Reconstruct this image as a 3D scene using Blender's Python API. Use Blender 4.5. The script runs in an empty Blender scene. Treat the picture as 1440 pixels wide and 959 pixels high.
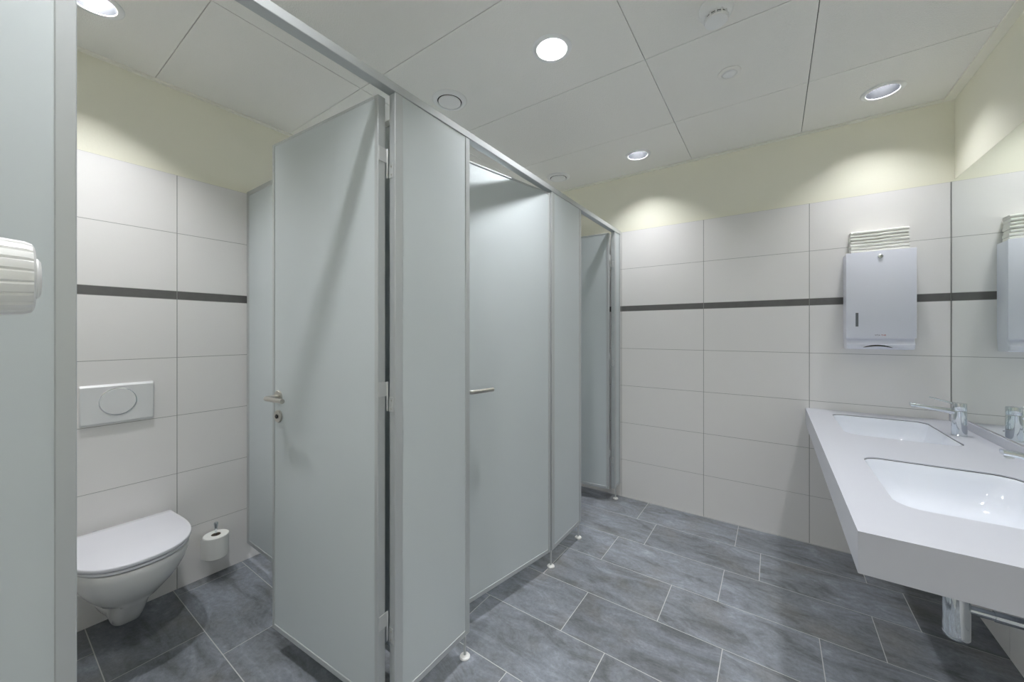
import bpy, bmesh, math, random
from mathutils import Vector, Matrix

random.seed(7)
S = bpy.context.scene
COL = S.collection
PI = math.pi

# ------------------------------------------------------------------ camera, world, exposure
EYE = 1.3297
cam_data = bpy.data.cameras.new('camera')
cam = bpy.data.objects.new('camera', cam_data)
COL.objects.link(cam)
cam.location = (0, 0, EYE)
cam.rotation_euler = (PI / 2, 0, math.radians(34.8437))
cam_data.sensor_fit = 'HORIZONTAL'
cam_data.sensor_width = 36.0
cam_data.lens = 528.2575 / 1440 * 36.0
cam_data.shift_y = -12.17 / 1440
cam_data.clip_start = 0.02
S.camera = cam

world = bpy.data.worlds.new('world')
S.world = world
world.use_nodes = True
world.node_tree.nodes['Background'].inputs[0].default_value = (0.9, 0.95, 1.0, 1)
world.node_tree.nodes['Background'].inputs[1].default_value = 0.3

S.view_settings.view_transform = 'Standard'
S.view_settings.look = 'None'
S.view_settings.gamma = 1.0
S.view_settings.use_curve_mapping = False
S.view_settings.exposure = 0.37
LAMP = 760.0            # radiance of the downlight lamps
LAMP_COLOUR = (0.967, 0.974, 1.0)
S.cycles.max_bounces = 14
S.cycles.diffuse_bounces = 8
S.cycles.glossy_bounces = 6

# ------------------------------------------------------------------ room dimensions (metres)
X_LEFT = -2.532         # tile face behind the toilet
X_RIGHT = 0.790         # tile face of the basin wall
Y_FAR = 3.015           # tile face of the far wall
Y_NEAR = -0.13          # wall left of the entrance
H = 2.596               # ceiling
PL = 0.012              # tile thickness in front of the plaster
BAND0, BAND1 = 1.5, 1.542
TILE_TOP = 2.142
XF = -1.022             # front face of the partition line
XB = -1.052             # its back face
PZ0, PZ1 = 0.100, 2.122 # underside / top of partition panels
RAIL_TOP = 2.151


# ------------------------------------------------------------------ materials
def lin(r, g, b):
    f = lambda c: (c / 255 / 12.92) if c / 255 <= 0.04045 else ((c / 255 + 0.055) / 1.055) ** 2.4
    return (f(r), f(g), f(b), 1)


class Nodes:
    def __init__(self, m):
        m.use_nodes = True
        self.t = m.node_tree
        self.b = self.t.nodes['Principled BSDF']

    def n(self, kind, **kw):
        x = self.t.nodes.new(kind)
        for k, v in kw.items():
            setattr(x, k, v)
        return x

    def l(self, a, b):
        self.t.links.new(a, b)


def plain(name, rgb, rough=0.5, metal=0.0, spec=0.5, bump=None, vary=0.0, vscale=6.0, coat=0.0):
    m = bpy.data.materials.new(name)
    N = Nodes(m)
    b = N.b
    b.inputs['Base Color'].default_value = rgb
    b.inputs['Roughness'].default_value = rough
    b.inputs['Metallic'].default_value = metal
    b.inputs['Specular IOR Level'].default_value = spec
    b.inputs['Coat Weight'].default_value = coat
    tc = N.n('ShaderNodeTexCoord')
    if vary:
        nz = N.n('ShaderNodeTexNoise')
        nz.inputs['Scale'].default_value = vscale
        nz.inputs['Detail'].default_value = 3
        N.l(tc.outputs['Object'], nz.inputs['Vector'])
        mx = N.n('ShaderNodeMix', data_type='RGBA')
        mx.inputs[6].default_value = tuple(c * (1 - vary) for c in rgb[:3]) + (1,)
        mx.inputs[7].default_value = tuple(min(1, c * (1 + vary)) for c in rgb[:3]) + (1,)
        N.l(nz.outputs[0], mx.inputs[0])
        N.l(mx.outputs[2], b.inputs['Base Color'])
    if bump:
        scale, strength, dist = bump
        nb = N.n('ShaderNodeTexNoise')
        nb.inputs['Scale'].default_value = scale
        nb.inputs['Detail'].default_value = 2
        N.l(tc.outputs['Object'], nb.inputs['Vector'])
        bp = N.n('ShaderNodeBump')
        bp.inputs['Strength'].default_value = strength
        bp.inputs['Distance'].default_value = dist
        N.l(nb.outputs[0], bp.inputs['Height'])
        N.l(bp.outputs[0], b.inputs['Normal'])
    return m


def floor_material():
    m = bpy.data.materials.new('slate_porcelain')
    N = Nodes(m)
    tc = N.n('ShaderNodeTexCoord')
    at = N.n('ShaderNodeAttribute', attribute_name='tile_seed')
    sc = N.n('ShaderNodeVectorMath', operation='SCALE')
    sc.inputs['Scale'].default_value = 37.0
    N.l(at.outputs['Color'], sc.inputs[0])
    ad = N.n('ShaderNodeVectorMath', operation='ADD')
    N.l(tc.outputs['Object'], ad.inputs[0])
    N.l(sc.outputs[0], ad.inputs[1])
    mp = N.n('ShaderNodeMapping')
    mp.inputs['Rotation'].default_value = (0, 0, 0.25)
    mp.inputs['Scale'].default_value = (1.7, 4.2, 1)
    N.l(ad.outputs[0], mp.inputs[0])
    n1 = N.n('ShaderNodeTexNoise')
    n1.inputs['Scale'].default_value = 2.3
    n1.inputs['Detail'].default_value = 11
    n1.inputs['Roughness'].default_value = 0.70
    n1.inputs['Distortion'].default_value = 0.7
    N.l(mp.outputs[0], n1.inputs['Vector'])
    r1 = N.n('ShaderNodeValToRGB')
    e = r1.color_ramp.elements
    e[0].position, e[0].color = 0.36, lin(98, 101, 104)
    e[1].position, e[1].color = 0.66, lin(151, 156, 165)
    k = r1.color_ramp.elements.new(0.46)
    k.color = lin(119, 123, 128)
    k = r1.color_ramp.elements.new(0.57)
    k.color = lin(132, 137, 145)
    N.l(n1.outputs[0], r1.inputs[0])
    n2 = N.n('ShaderNodeTexNoise')          # warm brown clouding
    n2.inputs['Scale'].default_value = 4.0
    n2.inputs['Detail'].default_value = 4
    N.l(ad.outputs[0], n2.inputs['Vector'])
    r2 = N.n('ShaderNodeValToRGB')
    r2.color_ramp.elements[0].position = 0.52
    r2.color_ramp.elements[0].color = (0, 0, 0, 1)
    r2.color_ramp.elements[1].position = 0.78
    r2.color_ramp.elements[1].color = (0.55, 0.55, 0.55, 1)
    N.l(n2.outputs[0], r2.inputs[0])
    n4 = N.n('ShaderNodeTexNoise')          # fine speckle in the glaze
    n4.inputs['Scale'].default_value = 55
    n4.inputs['Detail'].default_value = 6
    n4.inputs['Roughness'].default_value = 0.75
    N.l(ad.outputs[0], n4.inputs['Vector'])
    r4 = N.n('ShaderNodeMapRange')
    r4.inputs['From Min'].default_value = 0.3
    r4.inputs['From Max'].default_value = 0.7
    r4.inputs['To Min'].default_value = 0.80
    r4.inputs['To Max'].default_value = 1.18
    N.l(n4.outputs[0], r4.inputs['Value'])
    mx = N.n('ShaderNodeMix', data_type='RGBA')
    mx.inputs[7].default_value = lin(124, 120, 112)
    N.l(r2.outputs[0], mx.inputs[0])
    N.l(r1.outputs[0], mx.inputs[6])
    hv = N.n('ShaderNodeHueSaturation')     # each tile a little lighter or darker
    mr = N.n('ShaderNodeMapRange')
    mr.inputs['To Min'].default_value = 0.86
    mr.inputs['To Max'].default_value = 1.12
    sp = N.n('ShaderNodeSeparateColor')
    N.l(at.outputs['Color'], sp.inputs[0])
    N.l(sp.outputs[0], mr.inputs['Value'])
    mu = N.n('ShaderNodeMath', operation='MULTIPLY')
    N.l(mr.outputs[0], mu.inputs[0])
    N.l(r4.outputs[0], mu.inputs[1])
    N.l(mu.outputs[0], hv.inputs['Value'])
    N.l(mx.outputs[2], hv.inputs['Color'])
    N.l(hv.outputs[0], N.b.inputs['Base Color'])
    n3 = N.n('ShaderNodeTexNoise')
    n3.inputs['Scale'].default_value = 120
    n3.inputs['Detail'].default_value = 3
    N.l(ad.outputs[0], n3.inputs['Vector'])
    bp = N.n('ShaderNodeBump')
    bp.inputs['Strength'].default_value = 0.18
    bp.inputs['Distance'].default_value = 0.002
    N.l(n3.outputs[0], bp.inputs['Height'])
    N.l(bp.outputs[0], N.b.inputs['Normal'])
    N.b.inputs['Roughness'].default_value = 0.42
    N.b.inputs['Specular IOR Level'].default_value = 0.45
    return m


def glow(name, rgb, strength):
    m = bpy.data.materials.new(name)
    N = Nodes(m)
    N.b.inputs['Base Color'].default_value = (0.9, 0.9, 0.9, 1)
    N.b.inputs['Emission Color'].default_value = tuple(rgb) + (1,)
    N.b.inputs['Emission Strength'].default_value = strength
    return m


M = dict(
    tile=plain('white_wall_tile', lin(238, 236, 234), 0.38, vary=0.012, vscale=3),
    joint=plain('grey_tile_joint', lin(158, 158, 155), 0.8),
    band=plain('dark_band_tile', lin(104, 103, 101), 0.5, vary=0.12, vscale=30),
    plaster=plain('cream_plaster', lin(243, 241, 225), 0.85, bump=(90, 0.15, 0.002)),
    lobby=plain('white_plaster', lin(230, 229, 222), 0.85),
    floor=floor_material(),
    grout=plain('pale_grout', lin(196, 196, 195), 0.85),
    ceiling=plain('ceiling_panel_paint', lin(243, 242, 237), 0.75, bump=(190, 0.6, 0.003)),
    gap=plain('dark_gap', lin(60, 60, 56), 0.9),
    trim=plain('cream_trim_paint', lin(242, 241, 230), 0.6),
    laminate=plain('grey_laminate', lin(199, 206, 208), 0.42, vary=0.008, vscale=2),
    alu=plain('brushed_aluminium', lin(192, 196, 197), 0.40, 0.35),
    alu_dark=plain('hinge_aluminium', lin(208, 210, 210), 0.36, 0.5),
    steel=plain('satin_steel', lin(200, 197, 190), 0.28, 1.0),
    dark=plain('dark_slot', lin(38, 38, 36), 0.5),
    foot=plain('pale_foot_plastic', lin(222, 222, 218), 0.4),
    chrome=plain('chrome', lin(225, 230, 234), 0.06, 1.0),
    worktop=plain('white_worktop', lin(195, 197, 205), 0.33, vary=0.006, vscale=4),
    ceramic=plain('white_ceramic', lin(224, 228, 236), 0.07, coat=0.3),
    toilet=plain('toilet_ceramic', lin(226, 226, 225), 0.12, coat=0.2),
    lid=plain('toilet_plastic', lin(226, 226, 232), 0.25),
    white=plain('white_plastic', lin(241, 242, 241), 0.35),
    enamel=plain('white_enamel', lin(237, 239, 249), 0.3),
    plate=plain('flush_plate_plastic', lin(229, 230, 230), 0.35),
    paper=plain('white_paper', lin(236, 236, 232), 0.9, bump=(60, 0.2, 0.002)),
    towel=plain('towel_paper', lin(240, 239, 233), 0.95, bump=(30, 0.1, 0.001)),
    core=plain('card_core', lin(150, 140, 126), 0.9),
    grey=plain('grey_window', lin(110, 115, 120), 0.3),
    red=plain('red_print', lin(190, 50, 60), 0.5),
    ink=plain('grey_print', lin(120, 105, 120), 0.5),
    mirror=plain('mirror_glass', (0.92, 0.955, 0.937, 1), 0.0, 1.0),
    edge=plain('mirror_edge', lin(120, 128, 122), 0.3, 0.3),
    reflector=plain('dark_baffle', (0.0045, 0.0050, 0.0058, 1), 0.5, spec=0.05),
    lamp=glow('lamp_glow', LAMP_COLOUR, LAMP),
)
LAMPS = {}


def lamp_of(k):
    if k not in LAMPS:
        LAMPS[k] = glow('lamp_glow_%d' % round(k * 100), LAMP_COLOUR, LAMP * k)
    return LAMPS[k]



# ------------------------------------------------------------------ helpers
def wloc(o):
    v = Vector((0, 0, 0))
    while o:
        v += o.location
        o = o.parent
    return v


def obj(name, bm, mat, parent=None, smooth=False, angle=35):
    """Link a bmesh (given in world coordinates, before any turning of its thing) as one object."""
    if parent:
        bmesh.ops.translate(bm, verts=bm.verts, vec=-wloc(parent))
    bmesh.ops.recalc_face_normals(bm, faces=bm.faces)
    me = bpy.data.meshes.new(name)
    bm.to_mesh(me)
    bm.free()
    for m in (mat if isinstance(mat, (list, tuple)) else [mat]):
        me.materials.append(m)
    if smooth:
        for p in me.polygons:
            p.use_smooth = True
        try:
            me.set_sharp_from_angle(angle=math.radians(angle))
        except Exception:
            pass
    o = bpy.data.objects.new(name, me)
    COL.objects.link(o)
    o.parent = parent
    return o


def thing(name, label, cat, loc=(0, 0, 0), group=None):
    o = bpy.data.objects.new(name, None)
    COL.objects.link(o)
    o.location = loc
    o.empty_display_size = 0.05
    return tag(o, label, cat, group)


def tag(o, label, cat, group=None):
    o['label'] = label
    o['category'] = cat
    o['kind'] = 'thing'
    if group:
        o['group'] = group
    return o


def struct(name, bm, mat, smooth=False):
    o = obj(name, bm, mat, None, smooth)
    o['kind'] = 'structure'
    return o


def dup(root, loc, label, rotz=None):
    def rec(o, parent):
        c = o.copy()
        COL.objects.link(c)
        c.parent = parent
        for ch in list(o.children):
            rec(ch, c)
        return c
    r = rec(root, None)
    r.location = loc
    if rotz is not None:
        r.rotation_euler.z = rotz
    r['label'] = label
    return r


def box(bm, x0, x1, y0, y1, z0, z1, bev=0.0, seg=1, mi=0):
    vs = [bm.verts.new(c) for c in ((x0, y0, z0), (x1, y0, z0), (x1, y1, z0), (x0, y1, z0),
                                    (x0, y0, z1), (x1, y0, z1), (x1, y1, z1), (x0, y1, z1))]
    fs = [bm.faces.new([vs[i] for i in f]) for f in ((0, 3, 2, 1), (4, 5, 6, 7), (0, 1, 5, 4),
                                                    (1, 2, 6, 5), (2, 3, 7, 6), (3, 0, 4, 7))]
    for f in fs:
        f.material_index = mi
    if bev:
        es = list({e for f in fs for e in f.edges})
        bmesh.ops.bevel(bm, geom=es, offset=bev, segments=seg, affect='EDGES', profile=0.5)
    return fs


def rings(bm, rs, cap0=True, cap1=True, closed=True):
    """Skin a list of rings (lists of points, same count)."""
    R = [[bm.verts.new(p) for p in r] for r in rs]
    n = len(R[0])
    for a, b in zip(R, R[1:]):
        for i in range(n if closed else n - 1):
            j = (i + 1) % n
            bm.faces.new((a[i], a[j], b[j], b[i]))
    if cap0:
        bm.faces.new(R[0])
    if cap1:
        bm.faces.new(R[-1])


def frame(axis):
    a = Vector(axis).normalized()
    u = a.cross(Vector((0, 0, 1)))
    if u.length < 1e-4:
        u = Vector((1, 0, 0))
    u.normalize()
    return u, a.cross(u).normalized(), a


def lathe(bm, prof, centre, axis=(0, 0, 1), seg=40, cap0=True, cap1=True):
    """prof = [(radius, distance along axis)]"""
    u, v, a = frame(axis)
    c = Vector(centre)
    rings(bm, [[c + a * h + (u * math.cos(2 * PI * i / seg) + v * math.sin(2 * PI * i / seg)) * max(r, 1e-5)
                for i in range(seg)] for r, h in prof], cap0, cap1)


def tube(bm, pts, r, seg=16, cap=True):
    """Tube along a polyline; r a number or one radius per point."""
    pts = [Vector(p) for p in pts]
    rr = r if isinstance(r, (list, tuple)) else [r] * len(pts)
    out = []
    u = None
    for i, p in enumerate(pts):
        t = (pts[min(i + 1, len(pts) - 1)] - pts[max(i - 1, 0)]).normalized()
        if u is None:
            u = frame(t)[0]
        u = (u - t * u.dot(t)).normalized()
        v = t.cross(u)
        out.append([p + (u * math.cos(2 * PI * k / seg) + v * math.sin(2 * PI * k / seg)) * rr[i] for k in range(seg)])
    rings(bm, out, cap, cap)


def bend(a, b, c, r, n=6):
    """Points a -> rounded corner at b -> c."""
    a, b, c = Vector(a), Vector(b), Vector(c)
    p = b + (a - b).normalized() * r
    q = b + (c - b).normalized() * r
    return [a] + [p * (1 - t) ** 2 + b * 2 * t * (1 - t) + q * t * t for t in [i / n for i in range(n + 1)]] + [c]


def rrect(x0, x1, y0, y1, r, n=8):
    pts = []
    for cx, cy, a0 in ((x1 - r, y1 - r, 0), (x0 + r, y1 - r, 90), (x0 + r, y0 + r, 180), (x1 - r, y0 + r, 270)):
        for i in range(n + 1):
            a = math.radians(a0 + 90 * i / n)
            pts.append((cx + r * math.cos(a), cy + r * math.sin(a)))
    return pts


def flat_with_holes(bm, outer, holes, z, mi=0):
    es = []
    for loop in [outer] + holes:
        vs = [bm.verts.new((p[0], p[1], z)) for p in loop]
        es += [bm.edges.new((vs[i], vs[(i + 1) % len(vs)])) for i in range(len(vs))]
    r = bmesh.ops.triangle_fill(bm, use_beauty=True, use_dissolve=False, edges=es)
    for f in r['geom']:
        if isinstance(f, bmesh.types.BMFace):
            f.material_index = mi


# ------------------------------------------------------------------ room shell
def build_floor():
    bm = bmesh.new()
    lay = bm.loops.layers.float_color.new('tile_seed')
    rnd = random.Random(3)
    box(bm, X_LEFT - 0.05, 0.85, -1.75, 3.06, -0.06, -0.0004, mi=1)
    phase = {0: -.197, 1: -.063, 2: -.226, 3: -.440, 4: -.176, 5: -.575, 6: -.255, 7: -.056, 8: -.266}
    P, R, g = 0.603, 0.3025, 0.0017
    for k in range(0, 16):
        y1 = min(2.708 + R - R * k, Y_FAR + 0.005)
        y0 = 2.708 - R * k
        ph = phase.get(k, rnd.uniform(-0.6, 0))
        j = -6
        while True:
            x0, x1 = ph + P * j, ph + P * (j + 1)
            j += 1
            if x1 < X_LEFT - 0.01:
                continue
            if x0 > 0.81:
                break
            a, b = max(x0, X_LEFT - 0.01), min(x1, 0.81)
            if b - a < 0.01:
                continue
            fs = box(bm, a + g, b - g, y0 + g, y1 - g, -0.004, 0.0)
            seed = (rnd.random(), rnd.random(), rnd.random(), 1)
            for f in fs:
                for lp in f.loops:
                    lp[lay] = seed
    return struct('floor', bm, [M['floor'], M['grout']])


def tile_wall(name, place, a0, a1, joint, top=TILE_TOP, z_end=H, bottom=0.0, width=0.6, thick=0.12):
    """Wall in (along, out, z); the tile face lies at out=0, plaster at out=-PL."""
    bm = bmesh.new()
    box(bm, a0 - 0.05, a1 + 0.05, -PL - thick, -PL, 0.0 - 0.06, z_end + 0.04, mi=0)
    box(bm, a0, a1, -PL, -0.0018, bottom, top, mi=1)
    cols = [joint + width * k for k in range(-12, 12)]
    rows = [(0, .3), (.3, .6), (.6, .9), (.9, 1.2), (1.2, BAND0), (BAND0, BAND1), (BAND1, 1.842), (1.842, TILE_TOP)]
    for c0 in cols:
        x0, x1 = max(c0 + 0.0017, a0), min(c0 + width - 0.0017, a1)
        if x1 - x0 < 0.005:
            continue
        for z0, z1 in rows:
            if z0 >= top:
                continue
            box(bm, x0, x1, -PL, 0.0, z0 + 0.0012, min(z1 - 0.0012, top), mi=3 if z0 == BAND0 else 2)
    for v in bm.verts:
        v.co = place(*v.co)
    return struct(name, bm, [M['plaster'], M['joint'], M['tile'], M['band']])


build_floor()
tile_wall('wall_far', lambda a, o, z: Vector((a, Y_FAR - o, z)), X_LEFT - PL, X_RIGHT + PL, 0.1855)
tile_wall('wall_left', lambda a, o, z: Vector((X_LEFT + o, a, z)), Y_NEAR, Y_FAR + PL, 0.605)
tile_wall('wall_right', lambda a, o, z: Vector((X_RIGHT - o, a, z)), Y_NEAR - 1.6, Y_FAR + PL, 0.615, top=0.893)

bm = bmesh.new()
box(bm, X_LEFT - 0.15, -0.33, Y_NEAR - 0.12, Y_NEAR, -0.06, H + 0.04)
struct('wall_near', bm, M['lobby'])
bm = bmesh.new()
box(bm, -0.43, -0.33, -1.72, Y_NEAR - 0.12, -0.06, H + 0.04)
box(bm, -0.43, 0.92, -1.82, -1.72, -0.06, H + 0.04)
struct('wall_lobby', bm, M['lobby'])

# ceiling of lay-on metal panels, with round cut-outs
LIGHTS = [(-0.812, 1.478), (-0.795, 2.714), (0.470, 2.730), (-2.135, 0.262),
          (0.470, 1.485), (-0.805, 0.245), (0.470, 0.245), (-2.125, 1.49), (-2.115, 2.72)]
VENTS = [(-1.450, 1.487), (-1.440, 2.730)]
bm = bmesh.new()
gx = [X_LEFT - PL, -1.760, -0.490, 0.145, X_RIGHT + PL]
gy = [Y_NEAR, 0.520, 1.153, 1.785, 2.418, Y_FAR + PL]
GAP = 0.0016
for x0, x1 in zip(gx, gx[1:]):
    for y0, y1 in zip(gy, gy[1:]):
        holes = [[(cx + 0.066 * math.cos(2 * PI * i / 32), cy + 0.066 * math.sin(2 * PI * i / 32)) for i in range(32)]
                 for cx, cy in LIGHTS if x0 < cx < x1 and y0 < cy < y1]
        a, b, c, d = x0 + GAP, x1 - GAP, y0 + GAP, y1 - GAP
        flat_with_holes(bm, [(a, c), (b, c), (b, d), (a, d)], holes, H)
        rim = [(a, c), (b, c), (b, d), (a, d)]
        lo = [bm.verts.new((p[0], p[1], H)) for p in rim]
        hi = [bm.verts.new((p[0], p[1], H + 0.012)) for p in rim]
        for i in range(4):
            bm.faces.new((lo[i], lo[(i + 1) % 4], hi[(i + 1) % 4], hi[i]))
box(bm, X_LEFT - 0.15, 0.92, Y_NEAR - 0.02, Y_FAR + 0.15, H + 0.145, H + 0.18, mi=1)
for gxx in gx[1:-1]:
    box(bm, gxx - 0.012, gxx + 0.012, Y_NEAR, Y_FAR, H + 0.0125, H + 0.03, mi=1)
for gyy in gy[1:-1]:
    box(bm, X_LEFT, X_RIGHT, gyy - 0.012, gyy + 0.012, H + 0.0305, H + 0.05, mi=1)
flat_with_holes(bm, [(-0.43, -1.80), (0.85, -1.80), (0.85, Y_NEAR), (-0.43, Y_NEAR)],
                [[(0.2 + 0.066 * math.cos(2 * PI * i / 32), -0.85 + 0.066 * math.sin(2 * PI * i / 32)) for i in range(32)]], H)
box(bm, -0.43, 0.92, -1.82, Y_NEAR - 0.02, H + 0.145, H + 0.18, mi=1)
struct('ceiling', bm, [M['ceiling'], M['gap']])

# edge angle where the ceiling meets the walls
for i, (x0, x1, y0, y1) in enumerate([(X_LEFT - PL, X_RIGHT + PL, Y_FAR + PL - 0.022, Y_FAR + PL),
                                      (X_LEFT - PL, X_LEFT - PL + 0.022, Y_NEAR, Y_FAR + PL - 0.022),
                                      (X_RIGHT + PL - 0.044, X_RIGHT + PL, Y_NEAR, Y_FAR + PL - 0.022)]):
    bm = bmesh.new()
    box(bm, x0, x1, y0, y1, H - 0.012, H - 0.0004, 0.0012)
    struct('trim_%d' % (i + 1), bm, M['trim'])


# ------------------------------------------------------------------ cubicle partitions


def framed(parent, axis, a0, a1, f0, f1, z0, z1, w0=0.026, w1=0.026, wb=0.024, wt=0.026):
    """Laminate infill in four aluminium edge profiles. axis 'y': runs along Y, thickness f0..f1 in X."""
    def bx(bm, p0, p1, q0, q1, r0, r1, bev):
        if axis == 'y':
            box(bm, q0, q1, p0, p1, r0, r1, bev)
        else:
            box(bm, p0, p1, q0, q1, r0, r1, bev)
    d = 0.0025
    bm = bmesh.new()
    bx(bm, a0 + w0, a1 - w1, f0 + d, f1 - d, z0 + wb, z1 - wt, 0)
    obj('infill_panel', bm, M['laminate'], parent)
    for p0, p1, r0, r1 in ((a0, a0 + w0, z0, z1), (a1 - w1, a1, z0, z1),
                           (a0 + w0, a1 - w1, z0, z0 + wb), (a0 + w0, a1 - w1, z1 - wt, z1)):
        if r1 - r0 < 1e-4:
            continue
        bm = bmesh.new()
        bx(bm, p0, p1, f0, f1, r0, r1, 0.0018)
        obj('edge_profile', bm, M['alu'], parent)


def foot(parent, x, y):
    bm = bmesh.new()
    lathe(bm, [(0.021, 0.0), (0.0215, 0.003), (0.019, 0.007), (0.010, 0.0095), (0.0062, 0.011)], (x, y, 0.0005), seg=28)
    f = obj('foot', bm, M['foot'], parent, True)
    bm = bmesh.new()
    lathe(bm, [(0.0052, 0.010), (0.0052, PZ0 + 0.002)], (x, y, 0.0005), seg=16)
    obj('rod', bm, M['alu_dark'], f, True)


HINGES = (1.893, 1.118, 0.352)   # height of the joint between the two leaves


def pilaster(label, y0, y1, feet, hinged):
    t = thing('partition_panel', label, 'partition panel', (XF - 0.015, (y0 + y1) / 2, 0), 'narrow front panels between the cubicle doors')
    framed(t, 'y', y0, y1, XB, XF, PZ0, PZ1, w0=0.032 if hinged else 0.026, wt=0.0)
    for fy in feet:
        foot(t, (XF + XB) / 2, fy)
    if hinged:
        for z in HINGES:
            bm = bmesh.new()
            box(bm, XB + 0.0004, XB + 0.022, y0 - 0.0022, y0 - 0.0002, z - 0.052, z - 0.003, 0.0008)
            lf = obj('hinge_leaf', bm, M['alu_dark'], t)
            for dz in (-0.014, -0.041):
                bm = bmesh.new()
                lathe(bm, [(0.003, 0), (0.003, 0.0012), (0.0015, 0.0018)], (XB + 0.013, y0 - 0.0020, z + dz), (0, -1, 0), 12)
                obj('screw', bm, M['steel'], lf)
    return t


pilaster('grey front panel at the left edge, behind the ribbed white knob', Y_NEAR + 0.002, 0.107, [-0.06, 0.094], False)
pilaster('grey front panel hinging the wide open door nearest the toilet', 0.795, 1.166, [0.809, 1.152], True)
pilaster('narrow grey front panel between the ajar middle door and the far doorway', 1.862, 2.253, [1.876, 2.240], True)
pilaster('slim grey partition post standing against the far tiled wall', 2.880, 3.013, [2.937], True)

# head rail running over all the doors
t = thing('head_rail', 'long aluminium rail running along the top of the cubicle fronts', 'rail', (XF - 0.02, 1.45, PZ1))
bm = bmesh.new()
box(bm, XB - 0.006, XF + 0.001, Y_NEAR + 0.002, Y_FAR - 0.001, PZ1 + 0.0008, RAIL_TOP, 0.0015)
obj('rail_bar', bm, M['alu'], t)
bm = bmesh.new()
box(bm, XB - 0.030, XB - 0.0065, Y_FAR - 0.004, Y_FAR - 0.001, PZ1 - 0.004, RAIL_TOP + 0.004, 0.001)
obj('wall_bracket', bm, M['alu_dark'], t)

# dividers between the cubicles
for y, lab in ((0.918, 'grey divider panel behind the open door, beside the toilet roll'),
               (1.990, 'grey divider panel between the middle and far cubicles')):
    t = thing('divider_panel', lab, 'partition panel', (-1.79, y + 0.015, 0), 'cubicle divider panels')
    framed(t, 'x', X_LEFT + 0.001, XB - 0.001, y, y + 0.030, PZ0 - 0.004, RAIL_TOP)


# cubicle doors: built closed about their pivot, then swung
DW = 0.656
D0, D1 = 0.102, 2.108


def build_door(yp, label, turn):
    px, py = -1.0575, yp - 0.0042
    t = thing('cubicle_door', label, 'door', (px, py, 0), 'cubicle doors')
    framed(t, 'y', py - DW, py - 0.0028, px + 0.0055, px + 0.0355, D0, D1, w0=0.016, w1=0.018, wb=0.022, wt=0.010)
    hy, hz = py - DW + 0.048, 1.067
    for side in (1, -1):
        fx = px + (0.0355 if side == 1 else 0.0055)
        bm = bmesh.new()
        lathe(bm, [(0.0255, 0), (0.0255, 0.006), (0.0235, 0.0085), (0.012, 0.009)], (fx - side * 0.003, hy, hz), (side, 0, 0), 36)
        h = obj('handle', bm, M['steel'], t, True)
        bm = bmesh.new()
        pts = bend((fx + side * 0.004, hy, hz), (fx + side * 0.052, hy, hz), (fx + side * 0.052, hy + 0.128, hz), 0.016)
        tube(bm, pts, [0.0092] * (len(pts) - 1) + [0.0092], 20)
        obj('lever', bm, M['steel'], h, True)
        bm = bmesh.new()
        lathe(bm, [(0.0255, 0), (0.0255, 0.006), (0.0235, 0.0085), (0.012, 0.009)], (fx - side * 0.003, hy, 0.987), (side, 0, 0), 36)
        k = obj('lock', bm, M['steel'], t, True)
        bm = bmesh.new()
        lathe(bm, [(0.0085, 0), (0.0085, 0.004), (0.006, 0.006)], (fx + side * 0.005, hy, 0.987), (side, 0, 0), 20)
        obj('lock_core', bm, M['dark'], k, True)
    for z in HINGES:
        bm = bmesh.new()
        box(bm, px - 0.0036, px + 0.0335, py - 0.0026, py + 0.0004, z, z + 0.047, 0.0008)
        lf = obj('hinge', bm, M['alu_dark'], t)
        bm = bmesh.new()
        lathe(bm, [(0.0030, -0.050), (0.0036, -0.049), (0.0036, 0.046), (0.0030, 0.047)], (px, py, z), seg=20)
        obj('hinge_pin', bm, M['alu_dark'], lf, True)
    t.rotation_euler.z = math.radians(-turn)
    return t


door = build_door(0.795, 'wide open grey cubicle door with steel lever, in front of the toilet cubicle', 86.2)
dup(door, (-1.0575, 1.862 - 0.0042, 0), 'slightly ajar grey door of the middle cubicle, only its lever tip showing', math.radians(-10.6))
dup(door, (-1.0575, 2.880 - 0.0042, 0), 'open grey door of the far cubicle, seen through the farthest doorway', math.radians(-86.0))


# ------------------------------------------------------------------ toilet
TY = 0.392


def d_outline(z, wb, w, u0, u1, uf, n, back=True, N=22):
    half = []
    for i in range(7):
        s = i / 6
        sm = s * s * (3 - 2 * s)
        half.append((u0 + (u1 - u0) * s, wb + (w - wb) * sm))
    for i in range(1, N + 1):
        a = PI / 2 * (1 - i / N)
        half.append((u1 + (uf - u1) * math.cos(a) ** (2 / n), w * max(math.sin(a), 0) ** (2 / n)))
    pts = half + [(u, -v) for u, v in reversed(half[:-1])]
    return [(X_LEFT + u, TY + v, z) for u, v in pts]


t = thing('toilet', 'white wall-hung toilet with its lid closed', 'toilet', (X_LEFT, TY, 0.06))
bm = bmesh.new()
rings(bm, [d_outline(*a) for a in (
    (0.060, .060, .044, .001, .12, .215, 3.4), (0.066, .068, .050, .001, .12, .224, 3.6), (0.10, .082, .051, .001, .14, .255, 4.0),
    (0.14, .100, .053, .001, .16, .292, 4.0), (0.18, .118, .055, .001, .18, .326, 4.0), (0.197, .126, .057, .001, .19, .345, 4.0),
    (0.203, .130, .112, .001, .15, .350, 2.3), (0.23, .140, .128, .001, .165, .382, 2.25), (0.265, .150, .147, .001, .185, .425, 2.2),
    (0.30, .157, .163, .001, .205, .459, 2.2), (0.335, .163, .175, .001, .22, .480, 2.25), (0.37, .168, .182, .001, .235, .491, 2.3),
    (0.395, .170, .184, .001, .24, .494, 2.3), (0.402, .168, .182, .001, .24, .491, 2.3), (0.404, .162, .176, .001, .24, .484, 2.3))])
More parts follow.
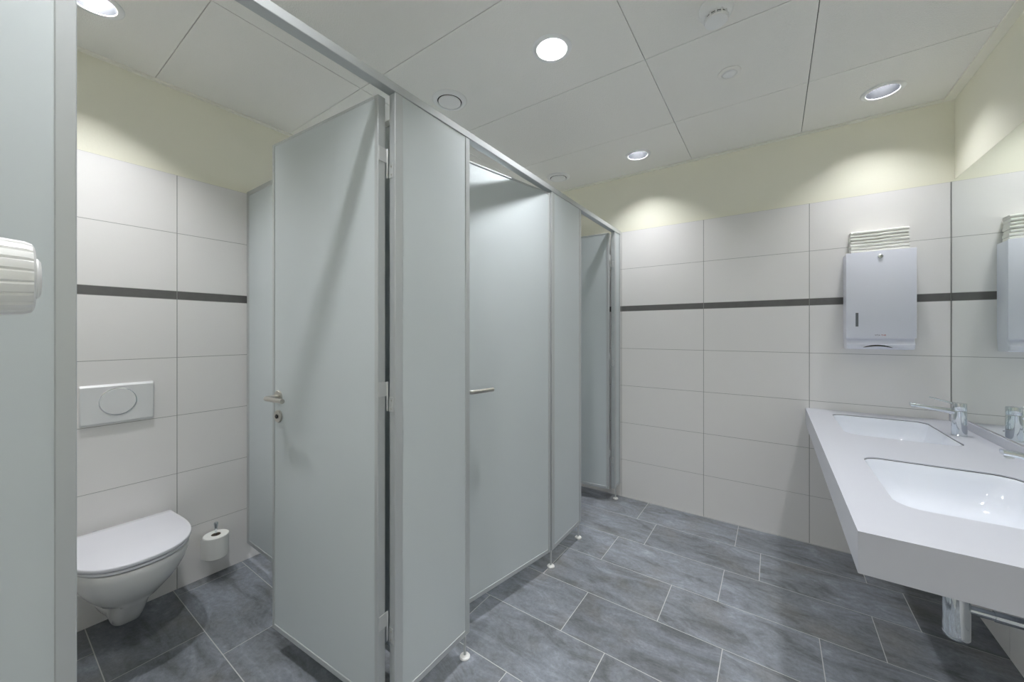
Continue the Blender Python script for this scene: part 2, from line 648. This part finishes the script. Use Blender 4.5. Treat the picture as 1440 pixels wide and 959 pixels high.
obj('bowl', bm, M['toilet'], t, True, 40)


def d_plate(z0, z1, w, u0, uf, r=0.004):
    bm = bmesh.new()
    rings(bm, [d_outline(z, w - 0.012 - k, w - k, u0 + k, 0.24, uf - k, 2.35) for z, k in
               ((z0, r), (z0 + r * .4, r * .3), (z0 + r, 0), (z1 - r, 0), (z1 - r * .4, r * .3), (z1, r))])
    return bm


obj('seat', d_plate(0.4078, 0.4205, 0.186, 0.05, 0.498), M['lid'], t, True, 50)
obj('lid', d_plate(0.4242, 0.4405, 0.191, 0.045, 0.504), M['lid'], t, True, 50)
bm = bmesh.new()
bm.free()
for s in (-1, 1):
    bm = bmesh.new()
    lathe(bm, [(0.012, 0), (0.012, 0.027), (0.008, 0.030)], (X_LEFT + 0.028, TY + s * 0.078, 0.4035), seg=20)
    obj('seat_hinge', bm, M['chrome'], t, True)

# flush plate
FZ = 0.997
t = thing('flush_plate', 'pale grey flush plate with round button above the toilet', 'flush plate', (X_LEFT, TY, FZ))
bm = bmesh.new()
rings(bm, [[(X_LEFT + x, TY + a, FZ + b) for a, b in rrect(-w, w, -h, h, 0.006, 4)] for x, w, h in
           ((0.0002, .123, .092), (0.004, .123, .092), (0.012, .120, .084), (0.0135, .118, .082))])
obj('plate', bm, M['plate'], t)
bm = bmesh.new()
lathe(bm, [(0.0635, 0.012), (0.0635, 0.0150), (0.0605, 0.0152), (0.0600, 0.0137)], (X_LEFT, TY - 0.002, FZ + 0.010), (1, 0, 0), 64)
obj('button_ring', bm, M['chrome'], t, True)
bm = bmesh.new()
lathe(bm, [(0.0596, 0.0132), (0.0596, 0.0158), (0.0585, 0.0165)], (X_LEFT, TY - 0.002, FZ + 0.010), (1, 0, 0), 64)
obj('button', bm, M['plate'], t)

# toilet roll on an upright holder
RX, RY = X_LEFT + 0.073, 0.748
t = thing('toilet_roll_holder', 'upright chrome toilet roll holder low on the wall', 'holder', (X_LEFT, RY, 0.13))
bm = bmesh.new()
lathe(bm, [(0.022, 0.0002), (0.022, 0.006), (0.018, 0.009)], (X_LEFT, RY, 0.120), (1, 0, 0), 28)
obj('wall_flange', bm, M['chrome'], t, True)
bm = bmesh.new()
pts = bend((X_LEFT + 0.006, RY, 0.120), (RX, RY, 0.120), (RX, RY, 0.270), 0.02)
tube(bm, pts + [(RX, RY, 0.285), (RX, RY, 0.303), (RX, RY, 0.310)], [0.0055] * len(pts) + [0.0075, 0.0105, 0.0085], 18)
obj('upright_pin', bm, M['chrome'], t, True)
t = thing('toilet_roll', 'white toilet roll on the upright holder right of the toilet', 'toilet roll', (RX, RY, 0.13))
bm = bmesh.new()
lathe(bm, [(0.0215, 0.131), (0.054, 0.131), (0.0565, 0.134), (0.0565, 0.242), (0.054, 0.245), (0.0215, 0.245), (0.0215, 0.131)], (RX, RY, 0), seg=56, cap0=False, cap1=False)
obj('paper', bm, M['paper'], t, True)
bm = bmesh.new()
lathe(bm, [(0.0212, 0.1315), (0.0212, 0.2445), (0.0196, 0.2445), (0.0196, 0.1315), (0.0212, 0.1315)], (RX, RY, 0), seg=32, cap0=False, cap1=False)
obj('core', bm, M['core'], t, True)
bm = bmesh.new()
sh = []
for i in range(10):
    s = i / 9
    if s < .6:
        a = math.radians(-20 - 95 * s)
        q = (RX + 0.0572 * math.cos(a), RY + 0.0572 * math.sin(a))
    else:
        a = math.radians(-20 - 95 * .6)
        k = (s - .6) / .4
        q = (RX + 0.0572 * math.cos(a) - 0.018 * k, RY + 0.0572 * math.sin(a) - 0.010 * k)
    sh.append(q)
rings(bm, [[(x, y, z + (0.006 if i % 3 == 0 else 0) * (zi == 0)) for i, (x, y) in enumerate(sh)] +
           [(x * 1.0 + 0.0006, y, z) for x, y in reversed(sh)] for zi, z in enumerate((0.136, 0.17, 0.205, 0.240))])
obj('loose_sheet', bm, M['paper'], t, True)

# ------------------------------------------------------------------ basin counter
CT = 0.853
CX0, CY0 = 0.166, 1.214
BAS = ((1.452, 1.972, 'near'), (2.352, 2.898, 'far'))
BX0, BX1, BR = 0.279, 0.664, 0.060
holes = [rrect(BX0, BX1, y0, y1, BR, 10) for y0, y1, _ in BAS]
t = thing('vanity_counter', 'white wall-hung counter with two sunken basins under the mirror', 'counter', (CX0, CY0, 0.75))
bm = bmesh.new()
out = [(CX0, CY0), (X_RIGHT - 0.0005, CY0), (X_RIGHT - 0.0005, Y_FAR - 0.0005), (CX0, Y_FAR - 0.0005)]
flat_with_holes(bm, out, holes, CT)
flat_with_holes(bm, out, holes, CT - 0.004)
for loop in [out] + holes:
    lo = [bm.verts.new((x, y, CT - 0.004)) for x, y in loop]
    hi = [bm.verts.new((x, y, CT)) for x, y in loop]
    for i in range(len(loop)):
        j = (i + 1) % len(loop)
        bm.faces.new((lo[i], lo[j], hi[j], hi[i]))
bmesh.ops.remove_doubles(bm, verts=bm.verts, dist=1e-5)
obj('worktop', bm, M['worktop'], t)
bm = bmesh.new()
box(bm, CX0 + 0.0004, CX0 + 0.019, CY0 + 0.0015, Y_FAR - 0.001, 0.752, CT - 0.0041)
obj('front_panel', bm, M['worktop'], t)
bm = bmesh.new()
box(bm, CX0 + 0.0015, X_RIGHT - 0.001, CY0 + 0.0004, CY0 + 0.019, 0.752, CT - 0.0041)
obj('end_panel', bm, M['worktop'], t)


bm = bmesh.new()
box(bm, X_RIGHT - 0.0125, X_RIGHT - 0.0006, CY0 + 0.001, Y_FAR - 0.001, CT - 0.0004, 0.8925, 0.0015)
obj('upstand', bm, M['worktop'], t)


def build_basin(y0, y1, label):
    yc = (y0 + y1) / 2
    t = thing('washbasin', label, 'washbasin', (BX0, yc, CT - 0.16), 'sunken washbasins')
    bm = bmesh.new()
    z = CT - 0.0055
    prof = [(-0.012, 0.000, .066), (0.0005, 0.0, .0605), (0.003, -0.004, .060), (0.010, -0.030, .062), (0.024, -0.070, .070), (0.042, -0.100, .080),
            (0.068, -0.118, .085), (0.105, -0.127, .075), (0.150, -0.131, .035), (0.1725, -0.132, .0195)]
    rs = [[(a, b, z + dz) for a, b in rrect(BX0 + i, BX1 - i, y0 + min(i * 1.15, (y1 - y0) / 2 - .02) if i > .0006 else y0 + i,
                                            y1 - min(i * 1.15, (y1 - y0) / 2 - .02) if i > .0006 else y1 - i, r, 10)] for i, dz, r in prof]
    rings(bm, rs, False, True)
    o = obj('bowl', bm, M['ceramic'], t, True, 60)
    md = o.modifiers.new('shell', 'SOLIDIFY')
    md.thickness = 0.008
    md.offset = -1
    bm = bmesh.new()
    rings(bm, [[(a, b, zz) for a, b in rrect(BX0 + i, BX1 - i, y0 + i, y1 - i, BR, 10)] for i, zz in
               ((-0.0005, CT - 0.0056), (-0.0005, CT - 0.0042), (0.0012, CT - 0.0042), (0.0012, CT - 0.0056), (-0.0005, CT - 0.0056))], False, False)
    obj('sealant', bm, M['gap'], t)
    bm = bmesh.new()
    lathe(bm, [(0.030, 0), (0.030, 0.003), (0.024, 0.0055), (0.001, 0.006)], ((BX0 + BX1) / 2, yc, z - 0.1318), seg=36)
    obj('drain_plug', bm, M['chrome'], t, True)
    return t


build_basin(BAS[0][0], BAS[0][1], 'near white basin, the larger-looking one, sunk in the counter')
build_basin(BAS[1][0], BAS[1][1], 'far white basin sunk in the counter below the towel dispenser')


def build_faucet(y, label):
    fx = 0.706
    t = thing('faucet', label, 'faucet', (fx, y, CT), 'single-lever basin mixers')
    bm = bmesh.new()
    lathe(bm, [(0.0262, 0.0003), (0.0262, 0.004), (0.0250, 0.005), (0.0245, 0.060), (0.0240, 0.108), (0.0240, 0.112), (0.0225, 0.114)], (fx, y, CT), seg=40)
    b = obj('body', bm, M['chrome'], t, True)
    bm = bmesh.new()          # flat tapering spout
    rs = []
    for s in [i / 10 for i in range(11)]:
        x = fx - 0.014 - 0.146 * s
        zc = CT + 0.108 + 0.020 * s
        w = 0.0165 - 0.0035 * s
        h = 0.0125 - 0.0055 * s
        rs.append([(x, y + a, zc + c) for a, c in rrect(-w, w, -h, h, h * 0.75, 4)])
    rings(bm, rs)
    sp = obj('spout', bm, M['chrome'], t, True, 50)
    bm = bmesh.new()
    lathe(bm, [(0.0105, 0), (0.0105, 0.010), (0.0085, 0.0115)], (fx - 0.146, y, CT + 0.124), (0.1, 0, -1), 24)
    obj('aerator', bm, M['alu_dark'], sp, True)
    bm = bmesh.new()
    lathe(bm, [(0.0225, 0.1145), (0.0240, 0.117), (0.0240, 0.146), (0.0225, 0.1495), (0.012, 0.151)], (fx, y, CT), seg=40)
    c = obj('cap', bm, M['chrome'], t, True)
    bm = bmesh.new()
    tube(bm, [(fx - 0.018, y, CT + 0.145), (fx - 0.03, y, CT + 0.149), (fx - 0.095, y, CT + 0.168)], [0.0062, 0.0045, 0.0036], 16)
    obj('lever', bm, M['chrome'], c, True)
    return t


fa = build_faucet(2.612, 'chrome single-lever faucet at the far basin')
dup(fa, (0.706, 1.716, CT), 'chrome faucet at the near basin, cut off by the right edge')

# bottle trap under the near basin
TX, TYY = 0.457, 1.712
t = thing('drain_trap', 'chrome bottle trap and waste pipe under the near basin', 'drain trap', (TX, TYY, 0.405))
bm = bmesh.new()
lathe(bm, [(0.017, 0.4005), (0.0255, 0.402), (0.0288, 0.407), (0.0288, 0.413), (0.0282, 0.4135), (0.0282, 0.4155), (0.0288, 0.416), (0.0288, 0.625), (0.024, 0.634), (0.016, 0.636)],
      (TX, TYY, 0), seg=44)
cup = obj('trap_cup', bm, M['chrome'], t, True)
bm = bmesh.new()
lathe(bm, [(0.0160, 0.635), (0.0160, 0.708)], (TX, TYY, 0), seg=28)
obj('inlet_pipe', bm, M['chrome'], t, True)
bm = bmesh.new()
tube(bm, [(TX + 0.026, TYY, 0.497), (X_RIGHT - 0.004, TYY, 0.497)], 0.0125, 28)
wp = obj('waste_pipe', bm, M['chrome'], t, True)
bm = bmesh.new()
tube(bm, [(0.531, TYY, 0.497), (X_RIGHT - 0.02, TYY, 0.497)], 0.0148, 28)
obj('outer_sleeve', bm, M['chrome'], wp, True)
bm = bmesh.new()
lathe(bm, [(0.034, 0.0005), (0.034, 0.003), (0.020, 0.008)], (X_RIGHT, TYY, 0.497), (-1, 0, 0), 32)
obj('wall_rosette', bm, M['chrome'], wp, True)

# mirror
t = thing('mirror', 'large frameless mirror on the right wall above the basins', 'mirror', (0.79, 2.1, 0.895))
bm = bmesh.new()
box(bm, 0.7862, 0.8015, 1.215, Y_FAR - 0.0035, 0.8955, 2.139, mi=1)
for f in bm.faces:
    if f.calc_center_median().x < 0.787:
        f.material_index = 0
obj('mirror_pane', bm, [M['mirror'], M['edge']], t)

# ------------------------------------------------------------------ towel dispenser on the far wall
DY = 2.892
t = thing('paper_towel_dispenser', 'white paper towel dispenser on the far wall beside the mirror', 'towel dispenser', (0.488, Y_FAR, 1.24))
bm = bmesh.new()
rs = []
for z, dy, dx in ((1.234, 0.022, 0.004), (1.240, 0.010, 0.003), (1.262, 0.003, 0.002), (1.290, 0.020, 0.001), (1.299, 0.020, 0.0), (1.30, 0.010, 0.0), (1.782, 0.010, 0.0)):
    rs.append([(a, b, z) for a, b in rrect(0.346 + dx, 0.630 - dx, DY + dy, Y_FAR - 0.0005, 0.006, 3)])
rings(bm, rs)
obj('housing', bm, M['enamel'], t)
bm = bmesh.new()
box(bm, 0.3445, 0.6315, DY, DY + 0.0095, 1.297, 1.786, 0.003, 2)
cv = obj('cover', bm, M['enamel'], t, True, 30)
bm = bmesh.new()
box(bm, 0.386, 0.398, DY - 0.0006, DY + 0.003, 1.363, 1.441)
obj('level_window', bm, M['grey'], cv)
bm = bmesh.new()
lathe(bm, [(0.0105, -0.002), (0.0105, 0.003), (0.0085, 0.0045), (0.003, 0.0046), (0.003, 0.0025)], (0.489, DY, 1.754), (0, -1, 0), 28)
obj('lock', bm, M['chrome'], cv, True)
bm = bmesh.new()      # paper tongue slot, an arched dark sliver in the lower lip
up = [(0.418 + 0.122 * i / 14, 1.2440 + 0.016 * math.sin(PI * i / 14) ** 0.8) for i in range(15)]
dn = [(0.418 + 0.122 * i / 14, 1.2432 + 0.009 * math.sin(PI * i / 14)) for i in range(15)]
rings(bm, [[(x, yy, z) for x, z in up + list(reversed(dn))[1:-1]] for yy in (DY + 0.0018, DY + 0.030)])
obj('slot', bm, M['dark'], t)


def lettering(name, text, x, y, z, size, mat, parent):
    cu = bpy.data.curves.new(name, 'FONT')
    cu.body = text
    cu.size = size
    cu.extrude = 0.0002
    tmp = bpy.data.objects.new(name, cu)
    COL.objects.link(tmp)
    bpy.context.view_layer.update()
    me = bpy.data.meshes.new_from_object(tmp.evaluated_get(bpy.context.evaluated_depsgraph_get()))
    bpy.data.objects.remove(tmp)
    bm = bmesh.new()
    bm.from_mesh(me)
    bpy.data.meshes.remove(me)
    for v in bm.verts:
        v.co = Vector((x + v.co.x, y - v.co.z, z + v.co.y))
    return obj(name, bm, mat, parent)


lettering('lettering', 'VITA', 0.466, DY - 0.0004, 1.3105, 0.0105, M['ink'], cv)
lettering('lettering', 'TNB', 0.4915, DY - 0.0004, 1.3105, 0.0105, M['red'], cv)

# folded towels lying on top of the dispenser
rnd = random.Random(5)
ORD = ['lowest', 'second from the bottom', 'third from the bottom', 'in the middle', 'third from the top', 'second from the top', 'topmost']
z = 1.7870
first = None
TH = 0.0184
for k in range(7):
    x0, x1 = 0.370 + rnd.uniform(-.003, .003), 0.611 + rnd.uniform(-.003, .003)
    if first is None:
        bm = bmesh.new()
        rs = []
        n = 24
        for i in range(n + 1):
            s = i / n
            x = -0.1205 + 0.241 * s
            w = 0.0016 * math.sin(s * 9 + 1) + 0.001 * math.sin(s * 23)
            yf = 2.932 + 0.0012 * math.sin(s * 14)
            rs.append([(x, a, b + 0.6 * w * (b / TH)) for a, b in ((yf + 0.007, 0.0008), (yf + 0.001, 0.0045), (yf, TH * .42), (yf, TH * .58), (yf + 0.001, TH - 0.0045),
                                               (yf + 0.007, TH - 0.0008), (3.004, TH - 0.0006), (3.008, TH - 0.003), (3.008, 0.003), (3.004, 0.0006))])
        rings(bm, rs)
        for v in bm.verts:
            v.co.y -= 2.97
        first = obj('paper_towel', bm, M['towel'], None, True, 40)
        tag(first, 'folded white paper towel in the stack lying on the dispenser', 'paper towel', 'folded paper towels on the dispenser')
        o = first
    else:
        o = first.copy()
        COL.objects.link(o)
    o['label'] = 'folded white paper towel, %s of the stack on the dispenser' % ORD[k]
    o.location = ((x0 + x1) / 2, 2.97, z)
    o.rotation_euler.z = rnd.uniform(-0.012, 0.012)
    z += TH - 0.0003


# ------------------------------------------------------------------ ceiling fittings
def build_light(x, y, label, power):
    t = thing('ceiling_downlight', label, 'ceiling light', (x, y, H), 'recessed ceiling downlights')
    bm = bmesh.new()
    lathe(bm, [(0.0655, 0.004), (0.0655, -0.003), (0.068, -0.0055), (0.080, -0.0050), (0.0865, -0.0025), (0.0875, -0.0003), (0.0875, 0.0), (0.0655, 0.004)],
          (x, y, H - 0.0004), seg=56, cap0=False, cap1=False)
    obj('trim_ring', bm, M['white'], t, True, 50)
    bm = bmesh.new()
    lathe(bm, [(0.0652, -0.002), (0.0648, 0.012), (0.0632, 0.042), (0.0598, 0.072), (0.0515, 0.085), (0.0515, 0.110), (0.0665, 0.110), (0.0665, 0.012)],
          (x, y, H), seg=56, cap0=False, cap1=False)
    obj('reflector', bm, M['reflector'], t, True, 50)
    bm = bmesh.new()
    lathe(bm, [(0.0005, 0.080), (0.036, 0.082), (0.0510, 0.087), (0.0510, 0.106)], (x, y, H), seg=40)
    obj('lamp', bm, lamp_of(power), t)
    return t


LAB = ['round downlight nearest the camera over the middle of the room', 'small far downlight over the aisle near the far wall',
       'far right downlight over the basin beside the mirror wall', 'downlight above the toilet at the top left edge',
       'downlight over the near basin, above the frame', 'downlight over the aisle beside the entrance',
       'downlight over the counter side of the entrance', 'downlight inside the middle cubicle', 'downlight inside the far cubicle']
POWER = [1.02, 0.46, 0.36, 0.72, 0.58, 0.82, 0.55, 0.9, 0.9]     # dimmed nearest the far wall
for (x, y), lab, pw in zip(LIGHTS, LAB, POWER):
    build_light(x, y, lab, pw)
build_light(0.2, -0.85, 'added fill downlight in the unseen lobby behind the camera', 0.9)  # added fill lamp out of view, brightens the surfaces facing the camera


def build_vent(x, y, label):
    t = thing('ceiling_vent', label, 'ceiling vent', (x, y, H), 'round exhaust valves in the ceiling')
    bm = bmesh.new()
    lathe(bm, [(0.066, 0.0), (0.066, -0.010), (0.070, -0.0125), (0.082, -0.009), (0.0925, -0.003), (0.0935, 0.0)], (x, y, H - 0.0003), seg=56, cap0=False, cap1=False)
    lathe(bm, [(0.0935, 0), (0.066, 0)], (x, y, H - 0.0003), seg=56, cap0=False, cap1=False)
    r = obj('outer_ring', bm, M['white'], t, True, 60)
    bm = bmesh.new()
    lathe(bm, [(0.0655, -0.0008), (0.0655, -0.0065)], (x, y, H), seg=40)
    obj('throat', bm, M['dark'], t)
    bm = bmesh.new()
    lathe(bm, [(0.020, -0.003), (0.020, -0.008), (0.056, -0.0085), (0.0602, -0.0105), (0.0600, -0.0135), (0.057, -0.0155), (0.02, -0.0162)], (x, y, H), seg=56)
    obj('disc', bm, M['white'], t, True, 60)
    return t


v = build_vent(VENTS[0][0], VENTS[0][1], 'round white exhaust valve in the ceiling nearest the camera')
dup(v, (VENTS[1][0], VENTS[1][1], H), 'round white exhaust valve in the ceiling over the far cubicle')

# small round sensor
sx, sy = -0.177, 2.109
t = thing('ceiling_sensor', 'small flat round sensor in the ceiling left of the far right downlight', 'sensor', (sx, sy, H))
bm = bmesh.new()
lathe(bm, [(0.050, -0.0004), (0.049, -0.004), (0.043, -0.007), (0.034, -0.0075), (0.032, -0.0045), (0.005, -0.0045)], (sx, sy, H), seg=48)
obj('ring', bm, M['ceiling'], t, True, 30)
bm = bmesh.new()
lathe(bm, [(0.030, -0.0047), (0.029, -0.009), (0.024, -0.012), (0.004, -0.013)], (sx, sy, H), seg=40)
obj('lens', bm, M['white'], t, True, 50)

# smoke detector
sx, sy = -0.183, 1.652
t = thing('smoke_detector', 'white stepped smoke detector on the ceiling at the top edge', 'smoke detector', (sx, sy, H))
bm = bmesh.new()
lathe(bm, [(0.060, -0.0004), (0.0605, -0.010), (0.0595, -0.013), (0.058, -0.015), (0.0575, -0.026), (0.053, -0.034), (0.046, -0.0375), (0.02, -0.038)], (sx, sy, H), seg=56)
obj('base', bm, M['white'], t, True, 35)
bm = bmesh.new()
lathe(bm, [(0.036, -0.036), (0.036, -0.052)], (sx, sy, H), seg=40)
ch = obj('sensing_chamber', bm, M['dark'], t, True, 35)
bm = bmesh.new()
for i in range(12):
    a = 2 * PI * i / 12 + 0.1
    tube(bm, [(sx + 0.0395 * math.cos(a), sy + 0.0395 * math.sin(a), H - 0.036), (sx + 0.0395 * math.cos(a), sy + 0.0395 * math.sin(a), H - 0.053)], 0.0028, 8)
for zz in (0.0405, 0.0465):
    lathe(bm, [(0.0378, -zz), (0.0402, -zz), (0.0402, -zz - 0.0014), (0.0378, -zz - 0.0014), (0.0378, -zz)], (sx, sy, H), seg=40, cap0=False, cap1=False)
obj('grille', bm, M['white'], ch)
bm = bmesh.new()
lathe(bm, [(0.030, -0.052), (0.042, -0.052), (0.0425, -0.055), (0.040, -0.060), (0.032, -0.0625), (0.004, -0.063)], (sx, sy, H), seg=56)
obj('cap', bm, M['white'], t, True, 35)

# ------------------------------------------------------------------ ribbed thermostat knob at the left edge
kx, kz = -0.428, 1.3675
t = thing('thermostat_knob', 'ribbed white thermostat knob jutting in at the left edge', 'thermostat knob', (kx, Y_NEAR, kz))
bm = bmesh.new()
seg = 20
rs = []
for y, r in ((-0.056, 0.0235), (-0.050, 0.0265), (-0.020, 0.0272), (0.010, 0.0262), (0.0205, 0.0253), (0.0236, 0.0240), (0.0248, 0.0215)):
    ring = []
    for i in range(seg * 6):
        a = 2 * PI * i / (seg * 6) + 0.12
        ph = i % 6
        k = 1.0 if ph in (1, 2, 3, 4, 5) else (0.95 if y < 0.022 else 0.98)
        ring.append((kx + r * k * math.cos(a), y, kz + r * k * math.sin(a)))
    rs.append(ring)
rings(bm, rs)
obj('grip', bm, M['white'], t, True, 22)
bm = bmesh.new()
lathe(bm, [(0.0140, 0.0), (0.0140, 0.0262), (0.0120, 0.0276), (0.004, 0.0280)], (kx, 0.0, kz), (0, 1, 0), 40)
obj('end_cap', bm, M['white'], t, True, 40)
bm = bmesh.new()
lathe(bm, [(0.026, 0.0005), (0.026, 0.004), (0.013, 0.006), (0.013, 0.045), (0.018, 0.048), (0.018, 0.075)], (kx, Y_NEAR, kz), (0, 1, 0), 32)
obj('valve_stem', bm, M['chrome'], t, True, 40)
